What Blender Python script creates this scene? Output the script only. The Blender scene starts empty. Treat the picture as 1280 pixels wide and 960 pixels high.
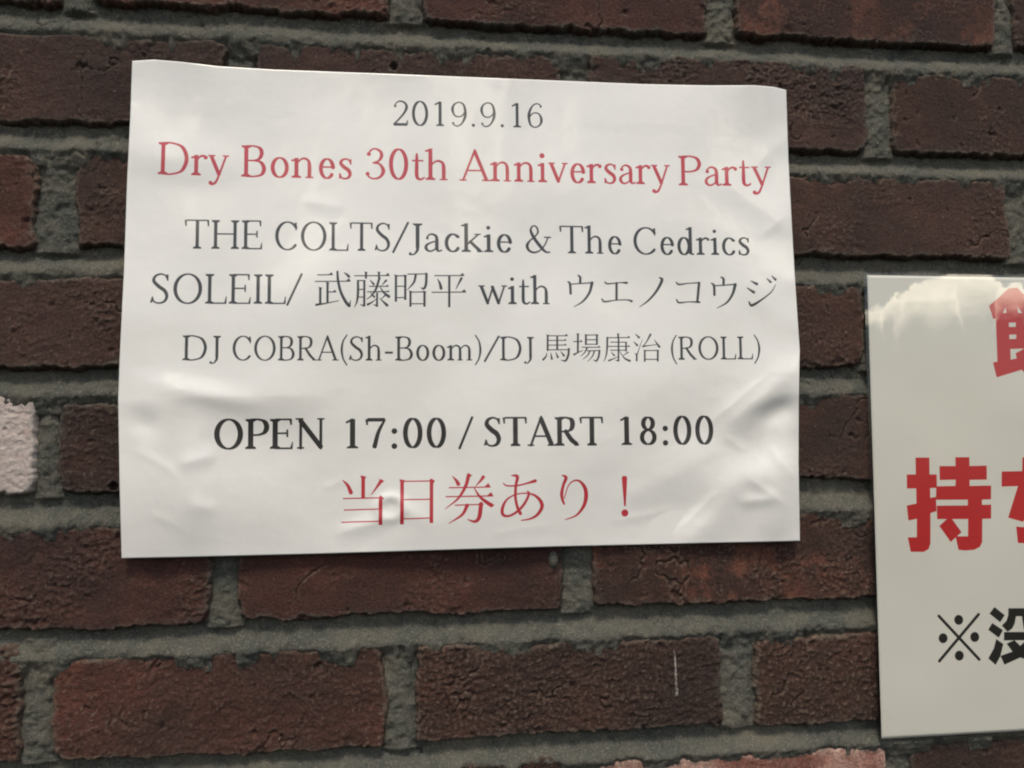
import bpy, math, numpy as np
from mathutils import Matrix, Vector

SC = bpy.context.scene
COL = SC.collection
# ------------------------------------------------------------------ camera
# wall coordinates in mm: x to the right, h upwards, d out of the wall; (0,0) = lower left corner of the announcement sheet
Z0 = 1.50                                   # height of that corner above the pavement, metres
KX, KZ = .99363, 1.00637                    # the sheet is a touch narrower and taller than A3
def P(x, h, d=0.0):
    return (x*KX*.001, -d*.001, h*KZ*.001 + Z0)
F = 1000.0
HM_SRC = [(163, 76), (981, 115), (1000, 679), (152, 698)]
HM_DST = [(0, 297), (420, 297), (420, 0), (0, 0)]
def homography():
    A = []
    for (u, v), (x, y) in zip(HM_SRC, HM_DST):
        A.append([x, y, 1, 0, 0, 0, -u*x, -u*y, -u]); A.append([0, 0, 0, x, y, 1, -v*x, -v*y, -v])
    H = np.linalg.svd(np.array(A, float))[2][-1].reshape(3, 3)
    return H/H[2, 2]
H = homography(); HI = np.linalg.inv(H)
def un(u, v):
    p = HI @ np.array([u, v, 1.0]); return p[0]/p[2], p[1]/p[2]
def solve_camera():
    a = np.diag([1/F, 1/F, 1]) @ np.array([[1, 0, -640], [0, 1, -480], [0, 0, 1.]]) @ H @ np.diag([1/KX, 1/KZ, 1])
    s = (np.linalg.norm(a[:, 0]) + np.linalg.norm(a[:, 1]))/2
    r1, r2, t = a[:, 0]/s, a[:, 1]/s, a[:, 2]/s
    U, _, V = np.linalg.svd(np.c_[r1, r2, np.cross(r1, r2)]); R = U @ V
    return R, -R.T @ t
R, C = solve_camera(); C = C/np.array([KX, KZ, 1.0])
cam_d = bpy.data.cameras.new('camera'); cam = bpy.data.objects.new('camera', cam_d); COL.objects.link(cam)
def axis(v): return Vector((v[0], -v[2], v[1]))
xa, ya, za = axis(R[0]), -axis(R[1]), -axis(R[2])
M = Matrix(((xa.x, ya.x, za.x, 0), (xa.y, ya.y, za.y, 0), (xa.z, ya.z, za.z, 0), (0, 0, 0, 1)))
M.translation = Vector(P(C[0], C[1], C[2]))
cam.matrix_world = M
cam_d.sensor_width = 36.0; cam_d.lens = 36.0*F/1280
cam_d.clip_start = .01; cam_d.clip_end = 500
cam_d.dof.use_dof = True; cam_d.dof.focus_distance = .484; cam_d.dof.aperture_fstop = 16.0
SC.camera = cam
# ------------------------------------------------------------------ sky, sun, exposure
SUN_EL, SUN_AZ = 62.0, -8.0                  # azimuth measured from straight out of the wall, positive to the right
W = bpy.data.worlds.new('World'); SC.world = W; W.use_nodes = True
nt = W.node_tree; N = nt.nodes; L = nt.links
for n in list(N): N.remove(n)
def node(t, **k):
    n = N.new(t)
    for a, b in k.items(): setattr(n, a, b)
    return n
def mth(op, a, b=None, c=None, clamp=False):
    n = N.new('ShaderNodeMath'); n.operation = op; n.use_clamp = clamp
    for i, v in enumerate((a, b, c)):
        if v is None: continue
        if isinstance(v, (int, float)): n.inputs[i].default_value = v
        else: L.new(v, n.inputs[i])
    return n.outputs[0]
sky = node('ShaderNodeTexSky', sky_type='NISHITA', sun_disc=False)
sky.sun_elevation = math.radians(SUN_EL); sky.sun_rotation = math.radians(180 - SUN_AZ)
sky.dust_density = 2.0
hsv = node('ShaderNodeHueSaturation'); hsv.inputs['Saturation'].default_value = .78
L.new(sky.outputs[0], hsv.inputs['Color'])
tc = node('ShaderNodeTexCoord'); sep = node('ShaderNodeSeparateXYZ'); L.new(tc.outputs['Generated'], sep.inputs[0])
DEG = 57.29578
el = mth('MULTIPLY', mth('ARCSINE', sep.outputs[2]), DEG)
az = mth('MULTIPLY', mth('ARCTAN2', sep.outputs[0], mth('MULTIPLY', sep.outputs[1], -1.0)), DEG)
def noise(scale, detail, rough, off=(0, 0, 0)):
    mp = node('ShaderNodeMapping'); mp.inputs['Location'].default_value = off; L.new(tc.outputs['Generated'], mp.inputs[0])
    n = node('ShaderNodeTexNoise'); n.inputs['Scale'].default_value = scale; n.inputs['Detail'].default_value = detail
    n.inputs['Roughness'].default_value = rough; L.new(mp.outputs[0], n.inputs['Vector']); return n.outputs['Fac']
fluff = noise(75, 10, .72); body = noise(30, 5, .6, (3, 1, 2))
wob = mth('SUBTRACT', fluff, .5)
# cumulus clouds low over the street: (azimuth, elevation of crest, half width, height)
CLOUDS = [(32.2, 8.6, 1.0, 2.6), (34.5, 9.6, 1.4, 3.2), (36.6, 10.8, 2.2, 4.6), (38.5, 9.1, .95, 3.0), (25.2, 24.5, 2.4, 11), (6.4, 27, 2.6, 11), (-15, 27, 2.6, 12), (-40, 12, 4, 3),  # tall ones are out of view, shaped to lay sheen streaks on the sheet
          (58, 14, 7, 6), (80, 9, 6, 5), (-62, 15, 8, 6), (-88, 10, 6, 5), (115, 12, 8, 5), (150, 16, 9, 6), (-125, 14, 8, 6), (-160, 11, 9, 5)]
total = None
for (a, e, w, h) in CLOUDS:
    dx = mth('DIVIDE', mth('SUBTRACT', az, a), w)
    dx2 = mth('MULTIPLY', mth('MULTIPLY', dx, dx), mth('MULTIPLY', dx, dx))
    top = mth('SUBTRACT', e, mth('MULTIPLY', dx2, h*.45))
    top = mth('ADD', top, mth('MULTIPLY', wob, 4.4))
    dep = mth('SUBTRACT', top, el)                                   # degrees below the crest
    edge = mth('MULTIPLY', dep, 3.2, clamp=True)
    fade = mth('SUBTRACT', 1.0, mth('DIVIDE', dep, h, clamp=True), clamp=True)
    lat = mth('SUBTRACT', mth('ADD', 1.1, mth('MULTIPLY', wob, .8)), mth('ABSOLUTE', dx), clamp=True)
    lat = mth('MULTIPLY', lat, 7.0, clamp=True)
    m = mth('MULTIPLY', mth('MULTIPLY', edge, fade), lat)
    total = m if total is None else mth('MAXIMUM', total, m)
total = mth('MULTIPLY', total, mth('ADD', .45, mth('MULTIPLY', body, 1.05)), clamp=True)
cl = node('ShaderNodeMix', data_type='RGBA')
L.new(total, cl.inputs[0]); L.new(hsv.outputs[0], cl.inputs[6])
CLOUD_RAD = 58.0
cl.inputs[7].default_value = (CLOUD_RAD, CLOUD_RAD*.90, CLOUD_RAD*.70, 1)
bg = node('ShaderNodeBackground'); bg.inputs['Strength'].default_value = .075; L.new(cl.outputs[2], bg.inputs['Color'])
wo = node('ShaderNodeOutputWorld'); L.new(bg.outputs[0], wo.inputs['Surface'])
sun_d = bpy.data.lights.new('sun', 'SUN'); sun_d.energy = 1.5; sun_d.angle = math.radians(14); sun_d.color = (1.0, .90, .75)
sun = bpy.data.objects.new('sun', sun_d); COL.objects.link(sun)
ca, sa, ce, se = math.cos(math.radians(SUN_AZ)), math.sin(math.radians(SUN_AZ)), math.cos(math.radians(SUN_EL)), math.sin(math.radians(SUN_EL))
sun.rotation_mode = 'QUATERNION'; sun.rotation_quaternion = Vector((sa*ce, -ca*ce, se)).to_track_quat('Z', 'Y')
sun.location = (0.2, -2, 5)
vs = SC.view_settings; vs.view_transform = 'Standard'; vs.look = 'None'; vs.gamma = 1.0; vs.exposure = .88
SC.cycles.pixel_filter_type = 'BLACKMAN_HARRIS'; SC.cycles.filter_width = 2.05
SC.cycles.max_bounces = 6; SC.cycles.transparent_max_bounces = 6

# ------------------------------------------------------------------ helpers
def tag(o, label=None, cat=None, kind=None, group=None):
    if label: o['label'] = label
    if cat: o['category'] = cat
    if kind: o['kind'] = kind
    if group: o['group'] = group
    return o
def link(name, me, mat, parent=None):
    o = bpy.data.objects.new(name, me); COL.objects.link(o)
    if mat: me.materials.append(mat)
    o.parent = parent
    return o
def vnoise(x, y, seed):
    """2D gradient noise, about -1..1, on arrays in cell units"""
    xi = np.floor(x).astype(np.int64); yi = np.floor(y).astype(np.int64)
    fx = x - xi; fy = y - yi
    def g(ix, iy):
        n = (ix*374761393 + iy*668265263 + seed*2147483647 + 1013904223*seed) & 0x7fffffff
        n = ((n ^ (n >> 13))*1274126177) & 0x7fffffff
        n = ((n ^ (n >> 16))*974711) & 0x7fffffff
        return (n & 0xffff)/65535.0*2*math.pi
    def d(ix, iy, dx, dy):
        a = g(ix, iy); return np.cos(a)*dx + np.sin(a)*dy
    u = fx*fx*fx*(fx*(fx*6-15)+10); v = fy*fy*fy*(fy*(fy*6-15)+10)
    a = d(xi, yi, fx, fy); b = d(xi+1, yi, fx-1, fy); c = d(xi, yi+1, fx, fy-1); e = d(xi+1, yi+1, fx-1, fy-1)
    return (a*(1-u)+b*u)*(1-v) + (c*(1-u)+e*u)*v
def fbm(x, y, cell, octs, seed, gain=.5, ridged=False):
    r = 0; amp = 1.0; f = 1.0/cell
    for o in range(octs):
        n = vnoise(x*f, y*f, seed+o*17)
        if ridged: n = .35 - np.abs(n)
        r = r + n*amp; amp *= gain; f *= 2.03
    return r
def sstep(a, b, x):
    t = np.clip((x-a)/(b-a), 0, 1); return t*t*(3-2*t)
def grid_mesh(name, X, Y, D, uv=None):
    ny, nx = X.shape
    co = np.empty((ny*nx, 3), np.float32)
    co[:, 0] = X.ravel()*.001*KX; co[:, 1] = -D.ravel()*.001; co[:, 2] = Y.ravel()*.001*KZ + Z0
    i = np.arange(ny*nx).reshape(ny, nx)
    q = np.stack([i[:-1, :-1], i[:-1, 1:], i[1:, 1:], i[1:, :-1]], -1).reshape(-1, 4).astype(np.int32)
    me = bpy.data.meshes.new(name)
    me.vertices.add(len(co)); me.vertices.foreach_set('co', co.ravel())
    me.loops.add(q.size); me.loops.foreach_set('vertex_index', q.ravel())
    me.polygons.add(len(q)); me.polygons.foreach_set('loop_start', np.arange(0, q.size, 4, dtype=np.int32))
    me.polygons.foreach_set('loop_total', np.full(len(q), 4, np.int32))
    me.polygons.foreach_set('use_smooth', np.ones(len(q), bool))
    me.update(calc_edges=True)
    if uv is not None:
        l = me.uv_layers.new(name='UVMap')
        l.data.foreach_set('uv', uv.reshape(-1, 2)[q.ravel()].astype(np.float32).ravel())
    return me

# ------------------------------------------------------------------ brick and mortar materials
def mat_base(name):
    m = bpy.data.materials.new(name); m.use_nodes = True
    n = m.node_tree.nodes; l = m.node_tree.links; b = n['Principled BSDF']
    return m, n, l, b
def nz(n, l, vec, scale, detail=6, rough=.6, w=None):
    t = n.new('ShaderNodeTexNoise'); t.inputs['Scale'].default_value = scale; t.inputs['Detail'].default_value = detail
    t.inputs['Roughness'].default_value = rough; l.new(vec, t.inputs['Vector']); return t.outputs['Fac']
def ramp(n, l, fac, stops):
    r = n.new('ShaderNodeValToRGB'); e = r.color_ramp.elements
    while len(e) < len(stops): e.new(.5)
    for k, (p, c) in enumerate(stops):
        e[k].position = p; e[k].color = (*c, 1) if len(c) == 3 else c
    l.new(fac, r.inputs[0]); return r.outputs[0]
def mixc(n, l, fac, a, b, bt='MIX'):
    m = n.new('ShaderNodeMix'); m.data_type = 'RGBA'; m.blend_type = bt
    for s, v in ((0, fac), (6, a), (7, b)):
        if isinstance(v, (int, float)): m.inputs[s].default_value = v
        elif isinstance(v, tuple): m.inputs[s].default_value = (*v, 1)
        else: l.new(v, m.inputs[s])
    return m.outputs[2]
def mth2(n, l, a, k):
    m = n.new('ShaderNodeMath'); m.operation = 'MULTIPLY'; m.inputs[1].default_value = k; l.new(a, m.inputs[0]); return m.outputs[0]
def brick_mat(name, dark, mid, light, dust=.3, dustcol=(.15, .12, .092), patch=None, rough=.9):
    m, n, l, b = mat_base(name)
    g = n.new('ShaderNodeNewGeometry').outputs['Position']
    oi = n.new('ShaderNodeObjectInfo')
    add = n.new('ShaderNodeVectorMath'); add.operation = 'ADD'; l.new(g, add.inputs[0])
    sc = n.new('ShaderNodeVectorMath'); sc.operation = 'SCALE'; sc.inputs[0].default_value = (7, 3, 5); l.new(oi.outputs['Random'], sc.inputs['Scale'])
    l.new(sc.outputs[0], add.inputs[1]); v = add.outputs[0]
    big = nz(n, l, v, 16, 5, .6); fine = nz(n, l, v, 260, 8, .72); med = nz(n, l, v, 70, 6, .65)
    c = ramp(n, l, big, [(.3, dark), (.52, mid), (.74, light)])
    c = mixc(n, l, ramp(n, l, med, [(.35, (0, 0, 0)), (.7, (.55, .55, .55))]), c, dark)
    if patch:
        c = mixc(n, l, ramp(n, l, nz(n, l, v, 24, 9, .7), patch[0]), c, patch[1])
    # pale grit and lime dust, speckled
    d = ramp(n, l, fine, [(.55, (0, 0, 0)), (.78, (dust, dust, dust))])
    d2 = ramp(n, l, nz(n, l, v, 38, 6, .7), [(.35, (.15, .15, .15)), (.7, (1, 1, 1))])
    c = mixc(n, l, mixc(n, l, 1.0, d, d2, 'MULTIPLY'), c, dustcol)
    wa = n.new('ShaderNodeAttribute'); wa.attribute_name = 'dust_glint'
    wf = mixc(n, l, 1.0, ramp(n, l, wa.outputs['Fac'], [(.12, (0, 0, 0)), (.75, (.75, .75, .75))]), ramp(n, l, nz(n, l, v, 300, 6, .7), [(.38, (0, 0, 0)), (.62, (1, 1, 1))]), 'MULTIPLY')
    c = mixc(n, l, wf, c, dustcol)  # ridges tinted pale: lime dust plus sparkle painted into the colour
    la = n.new('ShaderNodeAttribute'); la.attribute_name = 'lime'
    c = mixc(n, l, mth2(n, l, la.outputs['Fac'], .75), c, mixc(n, l, fine, (.075, .075, .062), (.17, .155, .12)))
    soot = ramp(n, l, nz(n, l, v, 11, 4, .55), [(.28, (.6, .6, .6)), (.52, (0, 0, 0))])
    c = mixc(n, l, soot, c, (.026, .021, .018))
    sp = ramp(n, l, nz(n, l, v, 520, 3, .5), [(.70, (0, 0, 0)), (.76, (.55, .55, .55))])
    c = mixc(n, l, sp, c, (.30, .24, .19))
    c = mixc(n, l, 1.0, c, ramp(n, l, oi.outputs['Random'], [(0, (.82, .84, .88)), (1, (1.12, 1.04, 1.0))]), 'MULTIPLY')
    gr2 = nz(n, l, v, 700, 6, .8)
    c = mixc(n, l, 1.0, c, ramp(n, l, gr2, [(.34, (.85, .85, .85)), (.5, (1, 1, 1)), (.68, (1.1, 1.1, 1.1))] if name.startswith('white') else [(.34, (.5, .5, .5)), (.5, (1, 1, 1)), (.68, (1.7, 1.6, 1.5))]), 'MULTIPLY')
    l.new(c, b.inputs['Base Color'])
    b.inputs['Roughness'].default_value = rough; b.inputs['Specular IOR Level'].default_value = .35
    grit = nz(n, l, v, 640, 6, .75)
    bp = n.new('ShaderNodeBump'); bp.inputs['Strength'].default_value = 1.0; bp.inputs['Distance'].default_value = .0016
    l.new(grit, bp.inputs['Height']); 
    bp2 = n.new('ShaderNodeBump'); bp2.inputs['Strength'].default_value = .8; bp2.inputs['Distance'].default_value = .0016
    l.new(med, bp2.inputs['Height']); l.new(bp2.outputs[0], bp.inputs['Normal'])
    l.new(bp.outputs[0], b.inputs['Normal'])
    return m
BM = {
 'dark':   brick_mat('dark_brown_brick', (.034, .020, .0155), (.054, .028, .021), (.076, .034, .024), dust=.4),
 'purple': brick_mat('purple_brown_brick', (.044, .026, .021), (.068, .036, .028), (.092, .045, .033), dust=.35),
 'red':    brick_mat('red_brown_brick', (.048, .023, .018), (.085, .034, .025), (.128, .047, .032), dust=.4),
 'orange': brick_mat('orange_red_brick', (0.0312, 0.0187, 0.0156), (0.0530, 0.0250, 0.0187), (0.1170, 0.0429, 0.0250), dust=.4,
                     patch=([(.50, (0, 0, 0)), (.62, (.8, .8, .8))], (.165, .066, .042))),
 'pink':   brick_mat('pink_limed_brick', (.14, .052, .040), (.26, .11, .085), (.40, .24, .19), dust=.9, dustcol=(.5, .38, .32),
                     patch=([(.42, (0, 0, 0)), (.56, (.9, .9, .9))], (.50, .34, .28))),
 'white':  brick_mat('white_painted_brick', (.56, .44, .39), (.66, .56, .49), (.72, .64, .57), dust=.8, dustcol=(.68, .64, .57),
                     patch=([(.60, (0, 0, 0)), (.70, (.7, .7, .7))], (.45, .22, .17)), rough=.8),
}
def mortar_mat():
    m, n, l, b = mat_base('grey_green_mortar')
    v = n.new('ShaderNodeNewGeometry').outputs['Position']
    big = nz(n, l, v, 22, 6, .6); fine = nz(n, l, v, 760, 6, .8); med = nz(n, l, v, 90, 6, .7)
    c = ramp(n, l, big, [(.32, (.066, .077, .070)), (.5, (.100, .106, .090)), (.7, (.158, .148, .114))])
    c = mixc(n, l, ramp(n, l, med, [(.4, (0, 0, 0)), (.75, (.5, .5, .5))]), c, (.20, .172, .132))
    c = mixc(n, l, ramp(n, l, fine, [(.52, (0, 0, 0)), (.68, (.8, .8, .8))]), c, (.38, .34, .27))
    c = mixc(n, l, ramp(n, l, nz(n, l, v, 560, 4, .6), [(.28, (.75, .75, .75)), (.40, (0, 0, 0))]), c, (.055, .055, .045))
    l.new(c, b.inputs['Base Color']); b.inputs['Roughness'].default_value = .95; b.inputs['Specular IOR Level'].default_value = .25
    bp = n.new('ShaderNodeBump'); bp.inputs['Strength'].default_value = 1.0; bp.inputs['Distance'].default_value = .0022
    l.new(fine, bp.inputs['Height'])
    bp2 = n.new('ShaderNodeBump'); bp2.inputs['Strength'].default_value = .8; bp2.inputs['Distance'].default_value = .002
    l.new(med, bp2.inputs['Height']); l.new(bp2.outputs[0], bp.inputs['Normal']); l.new(bp.outputs[0], b.inputs['Normal'])
    return m
MORTAR = mortar_mat()

# ------------------------------------------------------------------ the wall
# bricks traced in photograph pixels: left, right, top, bottom, kind
ROWS = [
 [(-260, 78, -95, -4, 'purple'), (112, 485, -90, 12, 'red'), (525, 882, -70, 38, 'red'), (916, 1241, -50, 56, 'orange'), (1264, 1600, -30, 72, 'dark')],
 [(-130, 283, 42, 153, 'purple'), (316, 700, 62, 172, 'purple'), (734, 1080, 76, 188, 'purple'), (1114, 1450, 100, 200, 'dark')],
 [(-350, 44, 183, 305, 'red'), (93, 470, 193, 312, 'purple'), (508, 868, 210, 315, 'dark'), (900, 1258, 224, 324, 'purple'), (1288, 1600, 236, 330, 'dark')],
 [(-110, 275, 346, 462, 'purple'), (312, 690, 350, 460, 'dark'), (728, 1079, 357, 461, 'purple'), (1110, 1450, 361, 458, 'dark')],
 [(-350, 44, 492, 621, 'white'), (72, 462, 504, 618, 'dark'), (500, 868, 500, 610, 'red'), (900, 1262, 494, 603, 'purple'), (1292, 1600, 490, 594, 'dark')],
 [(-150, 263, 658, 788, 'red'), (298, 704, 660, 772, 'red'), (740, 1104, 643, 757, 'orange'), (1134, 1450, 630, 740, 'dark')],
 [(-380, 27, 814, 962, 'red'), (64, 483, 816, 946, 'red'), (521, 903, 803, 920, 'dark'), (944, 1290, 793, 905, 'dark'), (1318, 1650, 780, 890, 'dark')],
 [(-120, 292, 985, 1125, 'dark'), (322, 706, 958, 1090, 'dark'), (747, 1110, 944, 1060, 'pink'), (1142, 1500, 925, 1040, 'dark')],
]
wall = bpy.data.objects.new('brick_wall', None); COL.objects.link(wall)
wall.location = P(180, -140, -10)
bpy.context.view_layer.update()
WINV = wall.matrix_world.inverted()
tag(wall, 'rough dark brown brick wall with grey green mortar behind both paper notices', 'brick wall')
boxes = []
RES = .85
special = {}
for r, row in enumerate(ROWS):
    for k, (xl, xr, yt, yb, kind) in enumerate(row):
        ym, xm = (yt+yb)/2, (xl+xr)/2
        # pull the photographed outline back on to the brick face, a few mm behind the papers
        x0, _ = un(xl, ym); x1, _ = un(xr, ym); _, z1 = un(xm, yt); _, z0 = un(xm, yb)
        k5 = 1+4.0/C[2]; x0, x1, z0, z1 = C[0]+(x0-C[0])*k5, C[0]+(x1-C[0])*k5, C[1]+(z0-C[1])*k5, C[1]+(z1-C[1])*k5
        boxes.append((x0, x1, z0, z1, r, k, kind))
rx_ = np.random.RandomState(11)
for r in range(-1, len(ROWS)+1):
    rr = min(max(r, 0), len(ROWS)-1); bb = sorted(b for b in boxes if b[4] == rr and b[5] < 50)
    if r == rr:
        z0, z1 = np.mean([b[2] for b in bb]), np.mean([b[3] for b in bb])
        for k in range(2):
            x1 = bb[0][0]-17-k*217; boxes.append((x1-200, x1, z0, z1, r, 60+k, ('red', 'dark', 'purple')[rx_.randint(3)]))
            x0 = bb[-1][1]+17+k*217; boxes.append((x0, x0+200, z0, z1, r, 70+k, ('red', 'dark', 'purple')[rx_.randint(3)]))
    else:
        dz = 72 if r < 0 else -72; z0, z1 = np.mean([b[2] for b in bb])+dz, np.mean([b[3] for b in bb])+dz
        for k in range(8):
            x0 = bb[0][0]-325+k*217; boxes.append((x0, x0+200, z0, z1, r, 80+k, ('red', 'dark', 'purple')[rx_.randint(3)]))
rng = np.random.RandomState(5)
PAD = 2.5
for (x0, x1, z0, z1, r, k, kind) in boxes:
    seed = r*31 + k*7 + 3
    seed = abs(seed); res = RES if k < 50 else 2.2              # courses outside the photograph are lighter meshes
    xs = np.arange(x0-PAD, x1+PAD+res*.5, res); zs = np.arange(z0-PAD, z1+PAD+res*.5, res)
    X, Z = np.meshgrid(xs, zs)
    ex = fbm(X, Z, 26, 3, seed+1)*3.0 + fbm(X, Z, 4.5, 3, seed+2, .6)*1.5
    if kind == 'pink': ex = ex*.5
    dl, dr, db, dt = X-x0, x1-X, Z-z0, z1-Z
    dist = -np.log(np.exp(-dl/2.2)+np.exp(-dr/2.2)+np.exp(-db/2.0)+np.exp(-dt/2.0)+1e-9)*2.0 + 1.0
    dist = dist + ex
    edge = sstep(-1.6, 2.6, dist)
    tilt = rng.uniform(-.6, .6)*(X-(x0+x1)/2)/100 + rng.uniform(-.5, .5)*(Z-(z0+z1)/2)/30
    c1, c2 = rng.uniform(9, 18), rng.uniform(4.5, 8.5)
    face = 0.0 + rng.uniform(-.7, .7) + tilt
    zone = sstep(-.15, .35, fbm(X, Z, 55, 2, seed+3))            # rough zones and smoother wire-cut zones
    if (r, k) in ((6, 1), (6, 2), (6, 3), (4, 1), (7, 2), (4, 0)): zone = np.maximum(zone, .75)
    wx = X + fbm(X, Z, 18, 2, seed+9)*5; wz = Z*rng.uniform(1.0, 1.9) + fbm(X, Z, 18, 2, seed+8)*5
    rough = (fbm(wx, wz, c1, 5, seed+4, .6, True)*.55 + fbm(wx, wz, c2, 4, seed+13, .75)*.75 + fbm(X, Z, 2.6, 2, seed+5, .6)*.8)*(.28+.9*zone)
    rough = rough*rng.uniform(.5, 1.15)*(.6 if kind in ('white', 'pink') else 1.3 if r == 6 else 1)
    lumps = rng.uniform(.7, 1.7)*fbm(X, Z, 30, 3, seed+6)*1.1
    pits = -np.clip(fbm(X, Z, 9, 2, seed+7) - .42, 0, 1)*5.0
    chip = -sstep(.30, .5, fbm(X, Z*1.3, 34, 3, seed+11))*1.7*sstep(9, 1, np.minimum(np.minimum(dl, dr), np.minimum(db, dt)) + fbm(X, Z, 8, 2, seed+12)*4)
    crk = -sstep(.035, 0, np.abs(fbm(X, Z, 48, 4, seed+21, .55)))*sstep(.1, .35, fbm(X, Z, 60, 2, seed+22))*1.6
    D = -3.4 + crk + face + rough + lumps + pits + chip
    D = D*edge + (1-edge)*(-16.0)
    if (r, k) == (4, 1):                                          # drilled plug hole near the sheet
        hx, hz = un(138, 609); q = np.hypot(X-hx, Z-hz); D += -4*sstep(3.0, 1.8, q) + .8*sstep(4.8, 3.8, q)*sstep(2.6, 3.2, q)
    if (r, k) in ((1, 1),):
        hx, hz = un(490, 80); q = np.hypot(X-hx, Z-hz); D += -3.5*sstep(3.2, 1.4, q)
    lime = sstep(5.5, -.5, dist+fbm(X, Z, 7, 4, seed+31, .65)*5)*sstep(-.25, .35, fbm(X, Z, 26, 3, seed+32))
    me = grid_mesh('brick', X, Z, D)
    at = me.attributes.new('lime', 'FLOAT', 'POINT'); at.data.foreach_set('value', lime.astype(np.float32).ravel())
    av = D.copy()                                                # local high spots, paled by lime dust and by painted-in ridge highlights
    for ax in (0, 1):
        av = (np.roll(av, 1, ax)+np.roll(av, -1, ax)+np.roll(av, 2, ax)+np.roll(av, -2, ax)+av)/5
    at = me.attributes.new('dust_glint', 'FLOAT', 'POINT'); at.data.foreach_set('value', np.clip((D-av)*2.2, 0, 1).astype(np.float32).ravel())
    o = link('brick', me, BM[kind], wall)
    o.matrix_parent_inverse = WINV
    special[(r, k)] = o
    if (r, k) == (6, 2): drip_face = (X, Z, D)
    if kind == 'white': o['label'] = 'brick painted white, reddish along its top'
    if kind == 'pink': o['label'] = 'pink limed brick'
    if kind == 'orange': o['label'] = 'orange red brick'
# mortar: one sheet, recessed under each course and smeared out over the top edge of the course below
XM0, XM1, ZM0, ZM1 = -110, 660, -170, 375
xs = np.r_[np.arange(-640, XM0, 4.0), np.arange(XM0, XM1, 1.0), np.arange(XM1, 1320, 4.0)]; zs = np.r_[np.arange(-305, ZM0, 3.0), np.arange(ZM0, ZM1, 1.0), np.arange(ZM1, 485, 3.0)]
X, Z = np.meshgrid(xs, zs)
zt = {}                                                          # bed joints
rows_z = []
for r in range(-1, len(ROWS)+1):
    bb = [b for b in boxes if b[4] == r]; rows_z.append((np.mean([b[2] for b in bb]), np.mean([b[3] for b in bb])))
D = np.full_like(X, -9.5)
for r in range(len(rows_z)):
    lo_top = rows_z[r][0]                                        # underside of this course
    nxt = rows_z[r+1][1] if r+1 < len(rows_z) else lo_top-17     # top of the course below
    sp_ = max(lo_top-nxt, 6)
    i0, i1 = np.searchsorted(zs, (lo_top-1.8*sp_-4, lo_top+.4*sp_+4))
    if i1 <= i0: continue
    x1 = xs[None, :]; zz = Z[i0:i1]; xx = X[i0:i1]
    wv = fbm(x1, x1*0+r*40, 30, 3, 77+r)*2.2
    t = (lo_top - zz + wv*.6)/sp_                                # 0 under the upper brick, 1 at the lower one
    inb = (t > -.25) & (t < 1.6)
    prof = -10.2 + 6.9*sstep(.18, .95, t)**1.2 + (fbm(xx, zz, 16, 3, 90+r))*1.2
    lip = sstep(.1, .42, fbm(x1, x1*0+r*50, 26, 4, 140+r)+.18)*2.6  # smears over the arris here and there
    prof = prof + lip*sstep(.6, 1.0, t)
    prof = np.where(t > 1.0, prof - (t-1.0)*11*(1.2-.6*np.clip(lip/1.6, 0, 1)), prof)
    D[i0:i1] = np.where(inb, np.maximum(D[i0:i1], prof), D[i0:i1])
for r in range(-1, len(ROWS)+1):                                 # head joints
    bb = sorted([b for b in boxes if b[4] == r])
    for a, b in zip(bb[:-1], bb[1:]):
        w = b[0]-a[1]; j0, j1 = np.searchsorted(xs, (a[1]-w, b[0]+w)); i0, i1 = np.searchsorted(zs, (a[2]-3, a[3]+3))
        if j1 <= j0 or i1 <= i0: continue
        xx = X[i0:i1, j0:j1]; zz = Z[i0:i1, j0:j1]
        c = (a[1]+b[0])/2 + fbm(zz, xx*0, 30, 2, 203+r)*1.0
        m = np.abs(xx-c) < w*.75
        hj = -5.4 - 1.8*((xx-c)/(w*.5))**2 + fbm(xx, zz, 10, 3, 230+r)*1.4
        D[i0:i1, j0:j1] = np.where(m, np.maximum(D[i0:i1, j0:j1], hj), D[i0:i1, j0:j1])
D = D + fbm(X, Z, 5, 3, 300, .66)*1.35 + fbm(X, Z, 24, 2, 311)*1.2 - np.clip(fbm(X, Z, 4.5, 1, 321)-.5, 0, 1)*5 - sstep(.03, 0, np.abs(fbm(X, Z, 40, 3, 331, .6)))*sstep(0, .3, fbm(X, Z, 50, 1, 332))*1.5
bx, bz = un(693, 702)
q = ((X-bx)/3.6)**2 + ((Z-bz)/6.5)**2; D = np.where(q < 1.6, np.maximum(D, -6+5.5*np.sqrt(np.clip(1-q, 0, 1))), D)   # dried mortar blob
mo = link('mortar', grid_mesh('mortar', X, Z, D), MORTAR, wall); mo.matrix_parent_inverse = WINV
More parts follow.
